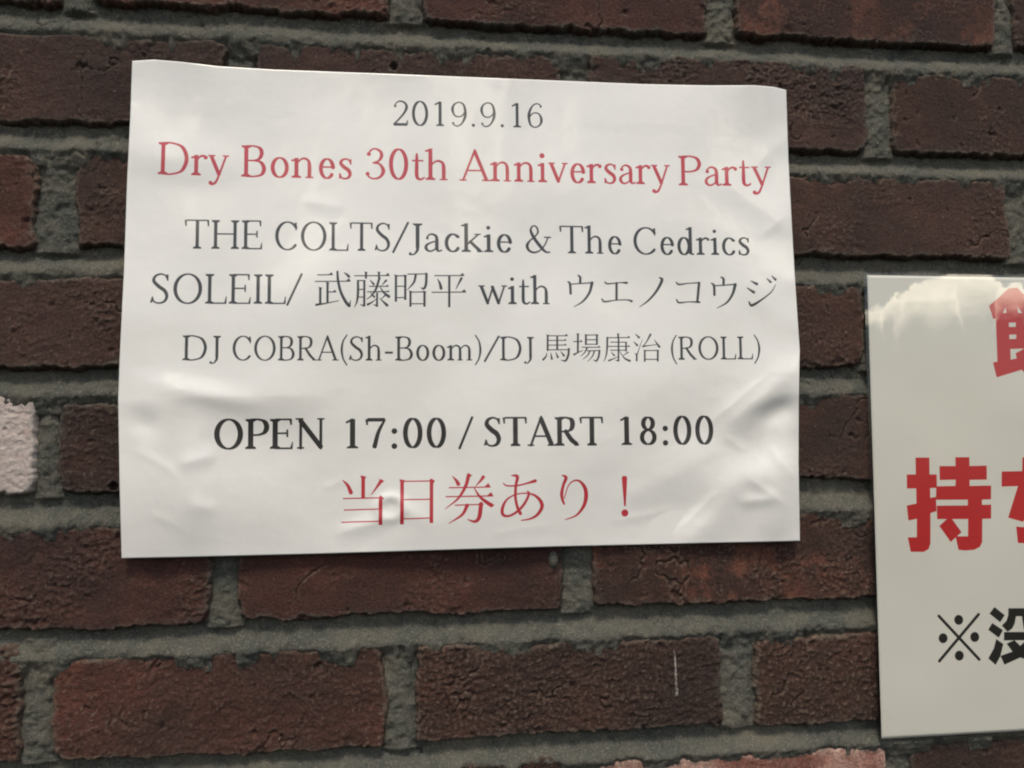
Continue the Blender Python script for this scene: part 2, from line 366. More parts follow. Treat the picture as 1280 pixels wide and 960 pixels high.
# white paint run on the dark brick under the sheet
def tube(pts, name, mat, parent):
    V, Fc = [], []; n = 8
    for i, (x, z, rad, d) in enumerate(pts):
        for j in range(n):
            a = 2*math.pi*j/n; V.append(P(x+rad*math.cos(a), z, d+rad*.45*math.sin(a)))
    for i in range(len(pts)-1):
        for j in range(n): Fc.append((i*n+j, i*n+(j+1) % n, (i+1)*n+(j+1) % n, (i+1)*n+j))
    Fc.append(tuple(range(n))); Fc.append(tuple(range((len(pts)-1)*n, len(pts)*n)))
    me = bpy.data.meshes.new(name); me.from_pydata(V, [], Fc); me.update()
    for p in me.polygons: p.use_smooth = True
    o = link(name, me, mat, parent); o.matrix_parent_inverse = WINV; return o
pm, n_, l_, b_ = mat_base('old_white_paint')
tn = nz(n_, l_, n_.new('ShaderNodeNewGeometry').outputs['Position'], 500, 5, .8)
l_.new(ramp(n_, l_, tn, [(.44, (.06, .04, .032)), (.56, (.36, .32, .28))]), b_.inputs['Base Color']); b_.inputs['Roughness'].default_value = .8
pts = []
for i in range(14):
    t = i/13; x, z = un(845+4*t+.5*math.sin(7*t), 816+60*t)
    j = np.argmin(np.hypot(drip_face[0]-x, drip_face[1]-z)); pts.append((x, z, (.55+.3*t) if i < 11 else 1.15, drip_face[2].ravel()[j]+.15))
dd = np.convolve(np.pad([p[3] for p in pts], 2, mode='edge'), np.ones(5)/5, 'valid'); pts = [(p[0], p[1], p[2], d+.25) for p, d in zip(pts, dd)]
tube(pts, 'paint_drip', pm, special[(6, 2)]).matrix_parent_inverse = Matrix.Identity(4)

# ------------------------------------------------------------------ lettering raster (flat print)
PXM = 6.0
class Print:
    """ink masks of a sheet; coordinates in sheet mm, origin lower left"""
    def __init__(s, w, h):
        s.w, s.h = w, h; s.nx, s.ny = int(w*PXM), int(h*PXM); s.ink = {}
    def mask(s, c): return s.ink.setdefault(c, np.zeros((s.ny, s.nx), np.float32))
    def _win(s, xs, ys, pad):
        x0 = max(int(min(xs)-pad), 0); x1 = min(int(max(xs)+pad)+2, s.nx); y0 = max(int(min(ys)-pad), 0); y1 = min(int(max(ys)+pad)+2, s.ny)
        if x1 <= x0 or y1 <= y0: return None
        Y, X = np.mgrid[y0:y1, x0:x1]; return x0, x1, y0, y1, X+.5, Y+.5
    def seg(s, c, a, b, wa, wb):
        ax, ay, bx, by = a[0]*PXM, a[1]*PXM, b[0]*PXM, b[1]*PXM; ra, rb = wa*PXM/2, wb*PXM/2
        w = s._win((ax, bx), (ay, by), max(ra, rb)+2)
        if w is None: return
        x0, x1, y0, y1, X, Y = w; dx, dy = bx-ax, by-ay; L2 = dx*dx+dy*dy+1e-9
        t = np.clip(((X-ax)*dx+(Y-ay)*dy)/L2, 0, 1)
        d = np.hypot(X-ax-t*dx, Y-ay-t*dy) - (ra+(rb-ra)*t)
        m = s.mask(c)[y0:y1, x0:x1]; np.maximum(m, np.clip(.5-d, 0, 1), out=m)
    def poly(s, c, pts, sub=False):
        p = np.array(pts, float)*PXM
        w = s._win(p[:, 0], p[:, 1], 2)
        if w is None: return
        x0, x1, y0, y1, X, Y = w; best = np.full(X.shape, 1e9); ins = np.zeros(X.shape, bool)
        for i in range(len(p)):
            (ax, ay), (bx, by) = p[i], p[(i+1) % len(p)]; dx, dy = bx-ax, by-ay; L2 = dx*dx+dy*dy+1e-9
            t = np.clip(((X-ax)*dx+(Y-ay)*dy)/L2, 0, 1); best = np.minimum(best, np.hypot(X-ax-t*dx, Y-ay-t*dy))
            if abs(dy) > 1e-9:
                cr = ((ay > Y) != (by > Y)) & (X < ax+(Y-ay)*dx/dy); ins ^= cr
        d = np.where(ins, -best, best); cov = np.clip(.5-d, 0, 1)
        m = s.mask(c)[y0:y1, x0:x1]
        if sub: m *= (1-cov)
        else: np.maximum(m, cov, out=m)
def smooth(pts, n=9):
    """Catmull-Rom through (x,y,w)"""
    p = [np.array(q, float) for q in pts]
    if len(p) == 2: return p
    p = [2*p[0]-p[1]] + p + [2*p[-1]-p[-2]]; out = []
    for i in range(1, len(p)-2):
        for k in range(n):
            t = k/n
            out.append(.5*((2*p[i])+(-p[i-1]+p[i+1])*t+(2*p[i-1]-5*p[i]+4*p[i+1]-p[i+2])*t*t+(-p[i-1]+3*p[i]-3*p[i+1]+p[i+2])*t**3))
    out.append(p[-2]); return out
# ---- a light roman with vertical stress; units: cap height 100, x height 64. ops: stem, bar, curve (explicit or auto width), ellipse, dot
def ell(cx, cy, rx, ry, a0=0, a1=360):
    n = max(8, int(abs(a1-a0)/12)); return ('E', cx, cy, rx, ry, a0, a1, n)
S_, B_, C_, D_, K_ = 'S', 'B', 'C', 'D', 'K'
six = [(50, 89, .9), (44, 96, 1), (34, 98.5, 1), (21, 88, .6, 1), (11, 62, 1, 1), (10, 36, 1, 1), (16, 10, .7, 1), (31, 1.5, 1), (46, 12, .7, 1), (51, 32, 1, 1), (45, 54, .65, 1), (32, 61, 1), (19, 55, 1), (12, 42, 1)]
nine = [(62-q[0], 100-q[1]) + q[2:] for q in six]
sS = [(52, 82, 1), (45, 94, 1), (31, 98.5, 1.1), (16, 91, .7, 1), (12, 75, .95, 1), (27, 57, 1.05, 1), (44, 43, 1.05, 1), (51, 25, .95, 1), (45, 8, .7, 1), (30, 1.5, 1.1), (15, 6, 1), (9, 20, 1)]
ss = [(q[0]*.66+5, q[1]*.655)+q[2:] for q in sS]
hsh = lambda x: [(x, 44, 1), (x+10, 58, 1), (x+22, 62.8, 1.3), (x+33, 56, .75, 1), (x+36, 40, 1, 1), (x+36, 3, 1, 1)]
# points: (x,y,k) width k*T ; (x,y,k,1) width k*W
GL = {
 'A': (88, [(C_, [(9, 2, 1.3), (44, 101, 1.3)]), (C_, [(44, 99, 1, 1), (77, 2, 1, 1)]), (B_, 22, 63, 34), (K_, 9, 0, 11), (K_, 77, 0, 13)]),
 'B': (78, [(S_, 17, 0, 100, 'tb'), ('A', [(17, 98.3), (38, 98.3), (54, 92), (59, 76), (53, 59), (38, 52.5), (17, 52.5)]), ('A', [(38, 52.5), (57, 47), (66, 27), (59, 8), (40, 1.7), (17, 1.7)])]),
 'C': (88, [ell(49, 50, 41, 51, 38, 318), ('V', 78, 70, 97)]),
 'D': (94, [(S_, 17, 0, 100, 'tb'), ('A', [(17, 98.3), (42, 98.3), (70, 86), (82, 51), (70, 14), (42, 1.7), (17, 1.7)])]),
 'E': (76, [(S_, 17, 0, 100, 'tb'), (B_, 17, 66, 98.3), (B_, 17, 54, 52), (B_, 17, 70, 1.7), ('V', 66, 80, 99), ('V', 54, 42, 62), ('V', 70, 1, 23)]),
 'H': (98, [(S_, 17, 0, 100, 'tb'), (S_, 80, 0, 100, 'tb'), (B_, 17, 80, 52)]),
 'I': (36, [(S_, 18, 0, 100, 'tb')]),
 'J': (42, [(S_, 28, 14, 100, 't'), (C_, [(28, 16, 1, 1), (27, 0, .8, 1), (18, -10, 1), (6, -11, 1)]), (D_, 7, -8, 4.5)]),
 'L': (72, [(S_, 17, 0, 100, 'tb'), (B_, 17, 68, 1.7), ('V', 68, 1, 25)]),
 'N': (98, [(C_, [(19, 2, 1.5), (19, 98, 1.5)]), (C_, [(81, 2, 1.5), (81, 98, 1.5)]), (C_, [(19, 97, 1, 1), (80, 4, 1, 1)]), (K_, 19, 0, 11), (K_, 15, 97, 12), (K_, 81, 97, 11)]),
 'O': (98, [ell(49, 50, 43, 51.5)]),
 'P': (74, [(S_, 17, 0, 100, 'tb'), ('A', [(17, 98.3), (40, 98.3), (58, 91), (65, 73), (58, 55), (40, 47), (17, 47)])]),
 'R': (84, [(S_, 17, 0, 100, 'tb'), ('A', [(17, 98.3), (38, 98.3), (56, 92), (61, 75), (55, 57), (38, 50), (17, 50)]), (C_, [(38, 50, .9, 1), (56, 22, 1, 1), (73, 2, .9, 1)]), (K_, 74, 0, 8)]),
 'S': (64, [(C_, sS), ('V', 53, 76, 97), ('V', 9, 3, 24)]),
 'T': (84, [(S_, 42, 0, 100, 'b'), (B_, 6, 78, 98.3), ('V', 6, 78, 99), ('V', 78, 78, 99)]),
 '0': (62, [ell(31, 50, 26, 51)]),
 '1': (62, [(S_, 33, 0, 99, 'b'), (C_, [(32, 97, 1.4), (18, 88, 1.2)])]),
 '2': (62, [(C_, [(12, 80, 1), (20, 94, 1), (32, 98.5, 1.2), (46, 90, .8, 1), (50, 73, 1, 1), (42, 50, .8, 1), (25, 24, 1.3), (10, 5, 1.2)]), (B_, 9, 52, 4, 2.2), ('V', 53, 3, 22), (D_, 14, 78, 4.5)]),
 '3': (62, [(C_, [(12, 82, 1), (19, 94, 1), (30, 98.5, 1), (44, 90, .8, 1), (47, 75, .9, 1), (39, 59, 1.2), (25, 53, 1)]), (C_, [(25, 53, 1), (42, 49, 1.3), (52, 28, 1, 1), (44, 8, .7, 1), (28, 1.5, 1), (15, 6, 1), (8, 18, 1)]), (D_, 13, 81, 4.5), (D_, 10, 17, 4.5)]),
 '6': (62, [(C_, six), (D_, 49, 87, 4)]),
 '7': (62, [(B_, 9, 54, 96, 2.4), ('V', 9, 78, 98), (C_, [(54, 95, 1.2), (38, 55, .8, 1), (28, 2, 1, 1)])]),
 '8': (62, [ell(31, 75.5, 20, 23.5), ell(31, 26.5, 24, 27)]),
 '9': (62, [(C_, nine), (D_, 13, 13, 4)]),
 '.': (32, [(D_, 16, 5.5, 6)]), ':': (34, [(D_, 17, 6, 6.5), (D_, 17, 57, 6.5)]),
 '/': (44, [(C_, [(8, -3, 1.1), (36, 101, 1.1)])]),
 '(': (34, [(C_, [(29, 106, 1), (15, 80, .6, 1), (10, 46, .85, 1), (15, 10, .6, 1), (29, -18, 1)])]),
 ')': (34, [(C_, [(5, 106, 1), (19, 80, .6, 1), (24, 46, .85, 1), (19, 10, .6, 1), (5, -18, 1)])]),
 '-': (40, [(B_, 5, 35, 33, 1.8)]),
 '&': (96, [(C_, [(84, 56, 1), (72, 28, 1), (54, 8, 1.1), (34, 1.5, 1.4), (17, 9, .8, 1), (11, 26, 1, 1), (20, 43, .6, 1), (38, 59, 1.1), (49, 75, .6, 1), (46, 91, 1.3), (36, 98.5, 1), (26, 91, .6, 1), (25, 76, .9, 1), (38, 50, 1.05, 1), (60, 20, 1.05, 1), (76, 4, .7, 1), (90, 3, 1)]), (B_, 70, 95, 57)]),
 'a': (56, [(C_, [(12, 48, 1), (17, 58, 1), (27, 62.5, 1.2), (38, 56, .8, 1), (41, 42, 1, 1), (41, 12, 1, 1), (46, 2, 1.1), (54, 5, 1)]), (C_, [(41, 38, 1), (24, 32, 1), (12, 23, .7, 1), (10, 12, .9, 1), (17, 2.5, 1.3), (28, 3, 1), (41, 14, 1)]), (D_, 14, 48, 4.2)]),
 'c': (54, [ell(31, 32, 24, 33.5, 48, 322), (D_, 46, 54, 4.5)]),
 'd': (68, [ell(29, 32, 22, 33.5), (S_, 50, 3, 103, 'l'), (C_, [(50, 4, 1.2), (59, 2, 1.2)])]),
 'e': (56, [ell(30, 32, 22.5, 33.5, 8, 322), (B_, 9, 52, 37)]),
 'h': (70, [(S_, 15, 0, 103, 'lb'), (C_, hsh(15)), (K_, 51, 0, 11)]),
 'i': (32, [(S_, 16, 0, 64, 'lb'), (D_, 15, 88, 6.2)]),
 'k': (64, [(S_, 15, 0, 103, 'lb'), (C_, [(17, 26, 1.1), (48, 61, 1.1)]), (C_, [(27, 37, .9, 1), (54, 2, 1, 1)]), (K_, 48, 61.5, 9), (K_, 55, 0, 9)]),
 'm': (106, [(S_, 15, 0, 64, 'lb'), (C_, hsh(15)), (K_, 51, 0, 10), (C_, hsh(51)), (K_, 87, 0, 11)]),
 'n': (70, [(S_, 15, 0, 64, 'lb'), (C_, hsh(15)), (K_, 51, 0, 11)]),
 'o': (62, [ell(31, 32, 25, 33.5)]),
 'r': (47, [(S_, 15, 0, 64, 'lb'), (C_, [(15, 42, 1), (23, 57, 1.1), (33, 62, 1.4), (41, 59, 1.4)]), (D_, 41, 57, 4.6)]),
 's': (47, [(C_, ss), ('V', 40, 49, 62), ('V', 10, 3, 16)]),
 't': (40, [(C_, [(18, 84, 1.2), (18, 62, .9, 1), (18, 14, 1, 1), (23, 3, .7, 1), (30, 1.8, 1.2), (38, 7, 1)]), (B_, 5, 36, 62.3)]),
 'v': (60, [(C_, [(11, 62, 1, 1), (31, 3, 1, 1)]), (C_, [(31, 2, 1.2), (51, 62, 1.2)]), (K_, 11, 61.5, 10), (K_, 51, 61.5, 9)]),
 'w': (92, [(C_, [(11, 62, 1, 1), (30, 3, 1, 1)]), (C_, [(30, 2, 1.2), (47, 62, 1.2)]), (C_, [(45, 60, 1, 1), (64, 3, 1, 1)]), (C_, [(64, 2, 1.2), (82, 62, 1.2)]), (K_, 11, 61.5, 10), (K_, 82, 61.5, 9)]),
 'y': (60, [(C_, [(11, 62, 1, 1), (32, 6, 1, 1)]), (C_, [(51, 62, 1.2), (32, 2, 1.2), (23, -20, 1.4), (14, -26, 1.4), (8, -24, 1.4)]), (D_, 9, -22, 4.6), (K_, 11, 61.5, 10), (K_, 51, 61.5, 9)]),
}
def glyph(pr, col, ch, ox, oy, sx, sy, W, T, shear):
    """ox,oy baseline origin in mm; sx,sy mm per unit"""
    s = (sx+sy)/2
    def tr(x, y): return (ox+x*sx, oy+y*sy+shear*x*sx)
    for op in GL[ch][1]:
        k = op[0]
        if k == 'S':
            _, x, y0, y1, sf = op; a = W/2
            pr.poly(col, [tr(x-a, y0), tr(x+a, y0), tr(x+a, y1), tr(x-a, y1)])
            if 'b' in sf: pr.poly(col, [tr(x-a-8, y0), tr(x+a+8, y0), tr(x+a+8, y0+T*.9), tr(x+a+.5, y0+T+4), tr(x-a-.5, y0+T+4), tr(x-a-8, y0+T*.9)])
            if 't' in sf: pr.poly(col, [tr(x-a-8, y1), tr(x+a+8, y1), tr(x+a+8, y1-T*.9), tr(x+a+.5, y1-T-4), tr(x-a-.5, y1-T-4), tr(x-a-8, y1-T*.9)])
            if 'l' in sf: pr.poly(col, [tr(x-a-9, y1-6), tr(x-a-9, y1-6-T), tr(x-a, y1-11), tr(x+a, y1-8), tr(x+a, y1+1)])
        elif k == 'B':
            t = T*(op[4] if len(op) > 4 else 1.0); y = op[3]
            pr.poly(col, [tr(op[1], y-t/2), tr(op[2], y-t/2), tr(op[2], y+t/2), tr(op[1], y+t/2)])
        elif k == 'V':
            x, y0, y1 = op[1:]; top = y1 > 90 or y1 > 55 and y0 > 40
            if abs(y1-y0) < 16 or (y0 > 30 and y1 < 70): pr.seg(col, tr(x, y0), tr(x, y1), T*s, T*s)
            else:
                a, b = (T*.9, T*.35) if top else (T*.35, T*.9)
                pr.poly(col, [tr(x-b-.8, y0), tr(x+.8+T*.2, y0), tr(x+.8+T*.2, y1), tr(x-a-.8, y1)] if top else [tr(x-b*1.2-1, y0), tr(x+1, y0), tr(x+1.4, y1), tr(x-1, y1)])
        elif k == 'K':
            x, y, hw = op[1:]; pr.poly(col, [tr(x-hw, y), tr(x+hw, y), tr(x+hw, y+T*.9), tr(x-hw, y+T*.9)])
        elif k == 'D': pr.seg(col, tr(op[1], op[2]), tr(op[1]+.01, op[2]), op[3]*2*s*(1 if W < 11 else 1.3), op[3]*2*s*(1 if W < 11 else 1.3))
        else:
            if k == 'E':
                _, cx, cy, rx, ry, a0, a1, n = op
                raw = []
                for i in range(n+1):
                    a = math.radians(a0+(a1-a0)*i/n); raw.append((cx+(rx-W/2)*math.cos(a), cy+(ry-T/2)*math.sin(a), 0))
                pts = smooth(raw, 3); auto = True
            elif k == 'A': pts = smooth([(x, y, 0) for x, y in op[1]]); auto = True
            else:
                pts = []
                for q in op[1]:
                    w = q[2]*(W if len(q) > 3 else T); y = q[1]
                    if len(q) > 3:
                        if 0 <= y <= 4: y = max(y, w/2-.5)
                        elif 97 <= y <= 101 and q[0] < 46: y = min(y, 101-w/2)
                        elif y == 62: y = min(y, 65-w/2)
                    pts.append((q[0], y, w))
                pts = smooth(pts); auto = False
            for i in range(len(pts)-1):
                a, b = pts[i], pts[i+1]
                if auto:
                    th = abs(b[1]-a[1])/(math.hypot(b[0]-a[0], b[1]-a[1])+1e-9); w = T+(W*1.06-T)*th**1.7; wa = wb = w
                    if i+2 < len(pts):
                        c = pts[i+2]; th2 = abs(c[1]-b[1])/(math.hypot(c[0]-b[0], c[1]-b[1])+1e-9); wb = T+(W*1.06-T)*th2**1.7
                else: wa, wb = a[2], b[2]
                pr.seg(col, tr(a[0], a[1]), tr(b[0], b[1]), wa*s, wb*s)
def word(pr, col, text, x0, y0, x1, y1, cap, W=8.2, T=3.0, org=(0, 0)):
    a = un(x0, y0); b = un(x1, y1)
    adv = sum(GL[c][0] for c in text)
    lead, tail = 6, 6
    sx = (b[0]-a[0])/(adv-lead-tail); sy = cap/100; x = a[0]-org[0]-lead*sx
    sh = (b[1]-a[1])/(b[0]-a[0])
    for c in text:
        glyph(pr, col, c, x, a[1]-org[1]+sh*(x-a[0]+org[0]), sx, sy, W, T, sh); x += GL[c][0]*sx
# ---- traced characters: crop origin and magnification, coordinates as seen in the enlargement
class Trace:
    def __init__(s, pr, col, ox, oy, m, org=(0, 0)): s.pr, s.col, s.ox, s.oy, s.m, s.org = pr, col, ox, oy, m, org
    def p(s, x, y):
        a = un(s.ox+x/s.m, s.oy+y/s.m); return (a[0]-s.org[0], a[1]-s.org[1])
    def sc(s, x, y):
        a = s.p(x, y); b = s.p(x+10, y); return math.hypot(b[0]-a[0], b[1]-a[1])/10*(1.24 if s.m < 9 and s.col == 'black' else 1.1 if s.m < 9 and s.org == (0, 0) else 1)
    def st(s, *pts):                                            # brush stroke (x,y,width)...
        q = smooth(pts, 7)
        for a, b in zip(q[:-1], q[1:]): s.pr.seg(s.col, s.p(a[0], a[1]), s.p(b[0], b[1]), a[2]*s.sc(a[0], a[1]), b[2]*s.sc(b[0], b[1]))
    def h(s, x0, y0, x1, y1, t, u=0):                           # thin horizontal, optional triangular stop of size u
        s.st((x0, y0, t), (x1, y1, t))
        if u: s.poly((x1-u*1.25, y1), (x1-u*.3, y1-u*.85), (x1+u*.25, y1+t*.5))
    def v(s, x, y0, y1, w, head=1, x2=None):
        x2 = x if x2 is None else x2; a = w/2
        s.poly((x-a, y0), (x+a, y0), (x2+a, y1), (x2-a, y1))
        if head: s.poly((x-a*1.5, y0-a*.9), (x+a*1.6, y0-a*.2), (x+a, y0+a*1.2), (x-a, y0+a))
    def poly(s, *pts): s.pr.poly(s.col, [s.p(*q) for q in pts])
    def hole(s, *pts): s.pr.poly(s.col, [s.p(*q) for q in pts], sub=True)

def print_announcement():
    pr = Print(420, 297); K = 'black'; Rd = 'red'
    capL = lambda px, x, y: abs(un(x, y-px)[1]-un(x, y)[1])
    c = capL(31, 560, 158); word(pr, K, '2019.9.16', 489, 157, 677, 161, c, 9.6, 4.8)
    c = capL(39, 400, 222)
    for t, a, b, d, e in (('Dry', 198, 218, 282, 220.5), ('Bones', 301, 221, 437, 224.5), ('30th', 456, 224.5, 559, 226.5), ('Anniversary', 576, 227, 834, 233), ('Party', 848, 234, 960, 235.5)):
        word(pr, Rd, t, a, b, d, e, c, 11.0, 5.2)
    c = capL(35.5, 400, 314)
    for t, a, b, d, e in (('THE', 232, 311, 326, 312), ('COLTS', 342, 313, 487, 315), ('/', 489, 315, 510, 315), ('Jackie', 511, 315.3, 638, 317), ('&', 656, 317.5, 686, 318), ('The', 700, 318.3, 775, 319.5), ('Cedrics', 790, 320, 934, 321.5)):
        word(pr, K, t, a, b, d, e, c, 10.8, 5.0)
    c = capL(37, 300, 380)
    for t, a, b, d, e in (('SOLEIL', 191, 379.5, 355, 380.5), ('/', 357, 380.5, 377, 380.5), ('with', 599, 381.7, 687, 382)):
        word(pr, K, t, a, b, d, e, c, 10.6, 5.0)
    c = capL(30.5, 350, 451)
    for t, a, b, d, e in (('DJ', 230, 450.5, 274, 451), ('COBRA', 290, 451, 420, 451.5), ('(Sh-Boom)', 425, 451.7, 601, 452), ('/', 604, 452, 624, 452), ('DJ', 625, 452, 665, 452.2), ('(ROLL)', 838, 452, 947, 451.5)):
        word(pr, K, t, a, b, d, e, c, 10.6, 5.0)
    c = capL(37.5, 330, 562)
    for t, a, b, d, e in (('OPEN', 268, 562, 405, 561.5), ('17:00', 427, 561.5, 557, 560.5), ('/', 573, 560.5, 591, 560), ('START', 606, 559.5, 753, 559), ('18:00', 771, 558.5, 891, 557.5)):
        word(pr, K, t, a, b, d, e, c, 13.4 if t[0] == '1' else 16.0 if t != '/' else 11, 5.2 if t[0] == '1' else 6.2)
    t = Trace(pr, K, 380, 330, 5.818); T, Wd = 6.5, 17
    # characters of the third act's name
    t.h(92, 84, 200, 82, T, 22); t.h(76, 131, 328, 130, T, 26); t.st((236, 60, 12), (242, 130, 15), (262, 210, 16), (296, 278, 18), (322, 308, 20)); t.st((325, 308, 12), (333, 268, 3)); t.st((285, 68, 4), (306, 82, 13), (320, 97, 15))
    t.v(165, 142, 284, Wd); t.h(165, 208, 225, 208, T, 20); t.v(112, 178, 292, Wd); t.st((84, 301, 14), (150, 291, 8), (245, 272, 5))
    t.h(362, 91, 612, 90, T, 24); t.v(444, 66, 112, 15); t.v(538, 66, 112, 15)
    t.st((386, 128, 13), (386, 220, 14), (378, 280, 10), (362, 318, 4)); t.v(432, 126, 308, 16, 0); t.st((432, 308, 14), (412, 304, 6), (402, 298, 3)); t.h(386, 126, 438, 126, T); t.h(386, 190, 432, 190, T); t.h(386, 246, 432, 246, T)
    t.st((474, 122, 4), (500, 152, 14)); t.st((590, 126, 13), (562, 158, 4)); t.h(470, 168, 606, 168, T, 16); t.h(455, 208, 610, 207, T, 14)
    t.st((542, 108, 14), (516, 190, 13), (484, 236, 8), (450, 262, 4)); t.st((546, 172, 4), (574, 214, 12), (610, 242, 18))
    t.v(525, 214, 308, 14, 0); t.st((525, 310, 13), (500, 300, 3)); t.st((478, 218, 4), (504, 244, 13)); t.st((458, 300, 14), (488, 284, 8), (516, 262, 4)); t.st((592, 226, 11), (558, 258, 4)); t.st((545, 256, 4), (598, 306, 17))
    t.v(662, 90, 280, Wd); t.v(730, 90, 268, Wd); t.h(662, 93, 730, 92, T); t.h(662, 168, 730, 168, T); t.h(662, 252, 730, 250, T)
    t.h(750, 80, 885, 79, T, 14); t.st((884, 80, 15), (880, 155, 15), (864, 186, 13), (842, 178, 3)); t.st((806, 84, 14), (792, 140, 12), (745, 195, 4))
    t.v(768, 206, 318, 16); t.v(870, 208, 318, 17); t.h(768, 211, 870, 210, T); t.h(768, 296, 870, 296, T)
    t.h(945, 92, 1155, 92, T, 24); t.st((965, 115, 4), (982, 150, 14), (990, 184, 18)); t.st((1138, 112, 15), (1098, 190, 4)); t.h(925, 213, 1168, 212, T, 26); t.v(1050, 94, 322, Wd, 0)
    t = Trace(pr, K, 700, 335, 4.571)
    t.st((98, 50, 6), (110, 62, 11), (110, 94, 11)); t.st((40, 86, 6), (52, 100, 11), (56, 154, 11)); t.st((50, 101, 5), (176, 93, 6)); t.st((178, 94, 14), (163, 150, 11), (125, 200, 8), (75, 230, 3))
    t.st((252, 90, 7), (268, 99, 7), (340, 93, 5), (376, 94, 11)); t.st((318, 96, 11), (318, 190, 11)); t.st((235, 186, 7), (250, 201, 8), (315, 193, 5), (380, 192, 6), (404, 199, 11))
    t.st((563, 65, 6), (577, 80, 13), (547, 140, 11), (500, 195, 8), (450, 232, 3))
    t.st((658, 92, 6), (674, 104, 8), (730, 98, 5), (788, 95, 6)); t.st((788, 96, 12), (778, 204, 11)); t.st((660, 190, 6), (674, 208, 8), (730, 204, 5), (790, 206, 9))
    t.st((912, 63, 6), (926, 74, 11), (926, 108, 11)); t.st((858, 98, 6), (872, 112, 11), (875, 164, 11)); t.st((868, 113, 5), (990, 105, 6)); t.st((992, 106, 14), (978, 158, 11), (945, 208, 8), (890, 240, 3))
    t.st((1080, 86, 4), (1112, 103, 13)); t.st((1058, 125, 4), (1095, 150, 13)); t.st((1068, 205, 6), (1085, 225, 12), (1145, 188, 7), (1192, 148, 5), (1215, 108, 3)); t.st((1168, 72, 4), (1188, 92, 11)); t.st((1195, 58, 4), (1215, 78, 11))
    t = Trace(pr, K, 670, 410, 8); T, Wd = 7.5, 19
    t.v(110, 86, 243, Wd); t.h(110, 92, 306, 92, T, 24); t.h(110, 138, 292, 138, T, 20); t.h(110, 185, 294, 185, T, 20); t.v(205, 94, 232, Wd, 0); t.h(110, 233, 322, 231, T)
    t.st((322, 224, 16), (315, 290, 17), (288, 342, 15), (242, 334, 4)); t.st((102, 262, 4), (92, 300, 12), (66, 330, 16)); t.st((140, 262, 4), (152, 322, 17)); t.st((190, 255, 4), (212, 306, 17)); t.st((240, 248, 4), (272, 290, 17))
    t.v(412, 74, 262, Wd); t.h(368, 151, 452, 150, T, 20); t.st((374, 280, 15), (410, 262, 10), (462, 238, 4)); t.v(492, 84, 185, Wd); t.v(602, 84, 185, Wd); t.h(492, 86, 602, 85, T); t.h(492, 133, 602, 133, T); t.h(492, 178, 602, 178, T)
    t.h(455, 208, 632, 208, T, 20); t.st((505, 212, 14), (478, 262, 9), (440, 298, 4)); t.h(505, 243, 628, 241, T); t.st((628, 241, 15), (620, 300, 15), (598, 344, 13), (566, 335, 4)); t.st((532, 245, 12), (508, 290, 9), (462, 328, 4)); t.st((578, 245, 12), (556, 300, 9), (512, 350, 4))
    t.v(814, 76, 112, 17); t.h(700, 113, 928, 112, T, 22); t.st((706, 113, 15), (703, 230, 14), (692, 300, 10), (672, 350, 4)); t.h(740, 158, 893, 158, T); t.v(893, 154, 252, 17, 0); t.h(712, 200, 928, 200, T, 16); t.h(740, 238, 893, 238, T)
    t.v(818, 112, 342, 17, 0); t.st((818, 344, 14), (788, 338, 4)); t.st((745, 256, 4), (775, 290, 14)); t.st((722, 342, 13), (765, 325, 9), (812, 303, 4)); t.st((912, 260, 11), (868, 290, 4)); t.st((830, 250, 4), (878, 318, 11), (930, 345, 18))
    t.st((985, 75, 4), (1022, 112, 17)); t.st((968, 152, 4), (1004, 190, 17)); t.st((1056, 128, 3), (1022, 230, 6), (1004, 280, 10)); t.v(1000, 280, 350, 17, 0); t.st((982, 272, 5), (1000, 284, 14))
    t.st((1136, 82, 16), (1100, 150, 9), (1062, 200, 6)); t.st((1060, 201, 13), (1130, 192, 7), (1205, 182, 6)); t.st((1175, 135, 4), (1224, 205, 18)); t.v(1080, 240, 355, 17); t.v(1210, 242, 352, 18); t.h(1080, 243, 1210, 242, T); t.h(1080, 331, 1210, 331, T)
    t = Trace(pr, Rd, 415, 580, 5.818); T, Wd = 8, 27
    t.st((75, 122, 5), (112, 160, 20), (136, 212, 27)); t.v(225, 100, 255, Wd); t.st((355, 130, 24), (320, 180, 14), (285, 228, 5)); t.poly((338, 115), (380, 130), (355, 148))
    t.h(82, 256, 352, 252, T, 0); t.v(352, 250, 449, Wd, 0); t.poly((336, 252), (350, 232), (380, 256), (360, 268)); t.h(88, 340, 345, 333, T); t.h(70, 428, 345, 422, T)
    t.v(508, 128, 446, Wd); t.v(722, 128, 437, 26, 0); t.poly((700, 132), (720, 112), (748, 130), (735, 150)); t.h(508, 133, 722, 131, T); t.h(508, 266, 722, 264, T); t.h(508, 406, 722, 400, T)
    t.st((875, 98, 5), (902, 128, 18), (917, 154, 25)); t.st((1098, 104, 22), (1075, 135, 14), (1045, 168, 5)); t.h(852, 181, 1146, 177, T, 34); t.h(828, 246, 1166, 242, T, 34)
    t.poly((982, 80), (1020, 90), (1002, 104), (978, 96)); t.st((992, 90, 25), (970, 170, 21), (915, 260, 14), (822, 335, 4)); t.st((1030, 178, 5), (1072, 245, 16), (1130, 292, 24), (1156, 308, 26)); t.poly((1140, 290), (1182, 308), (1156, 328))
    t.h(895, 308, 1085, 303, T); t.st((1083, 300, 27), (1070, 395, 26), (1038, 428, 18), (985, 412, 5)); t.st((982, 310, 24), (945, 378, 17), (850, 440, 5)); t.poly((1066, 302), (1080, 288), (1102, 304), (1092, 318))
    t = Trace(pr, Rd, 610, 580, 6.4)
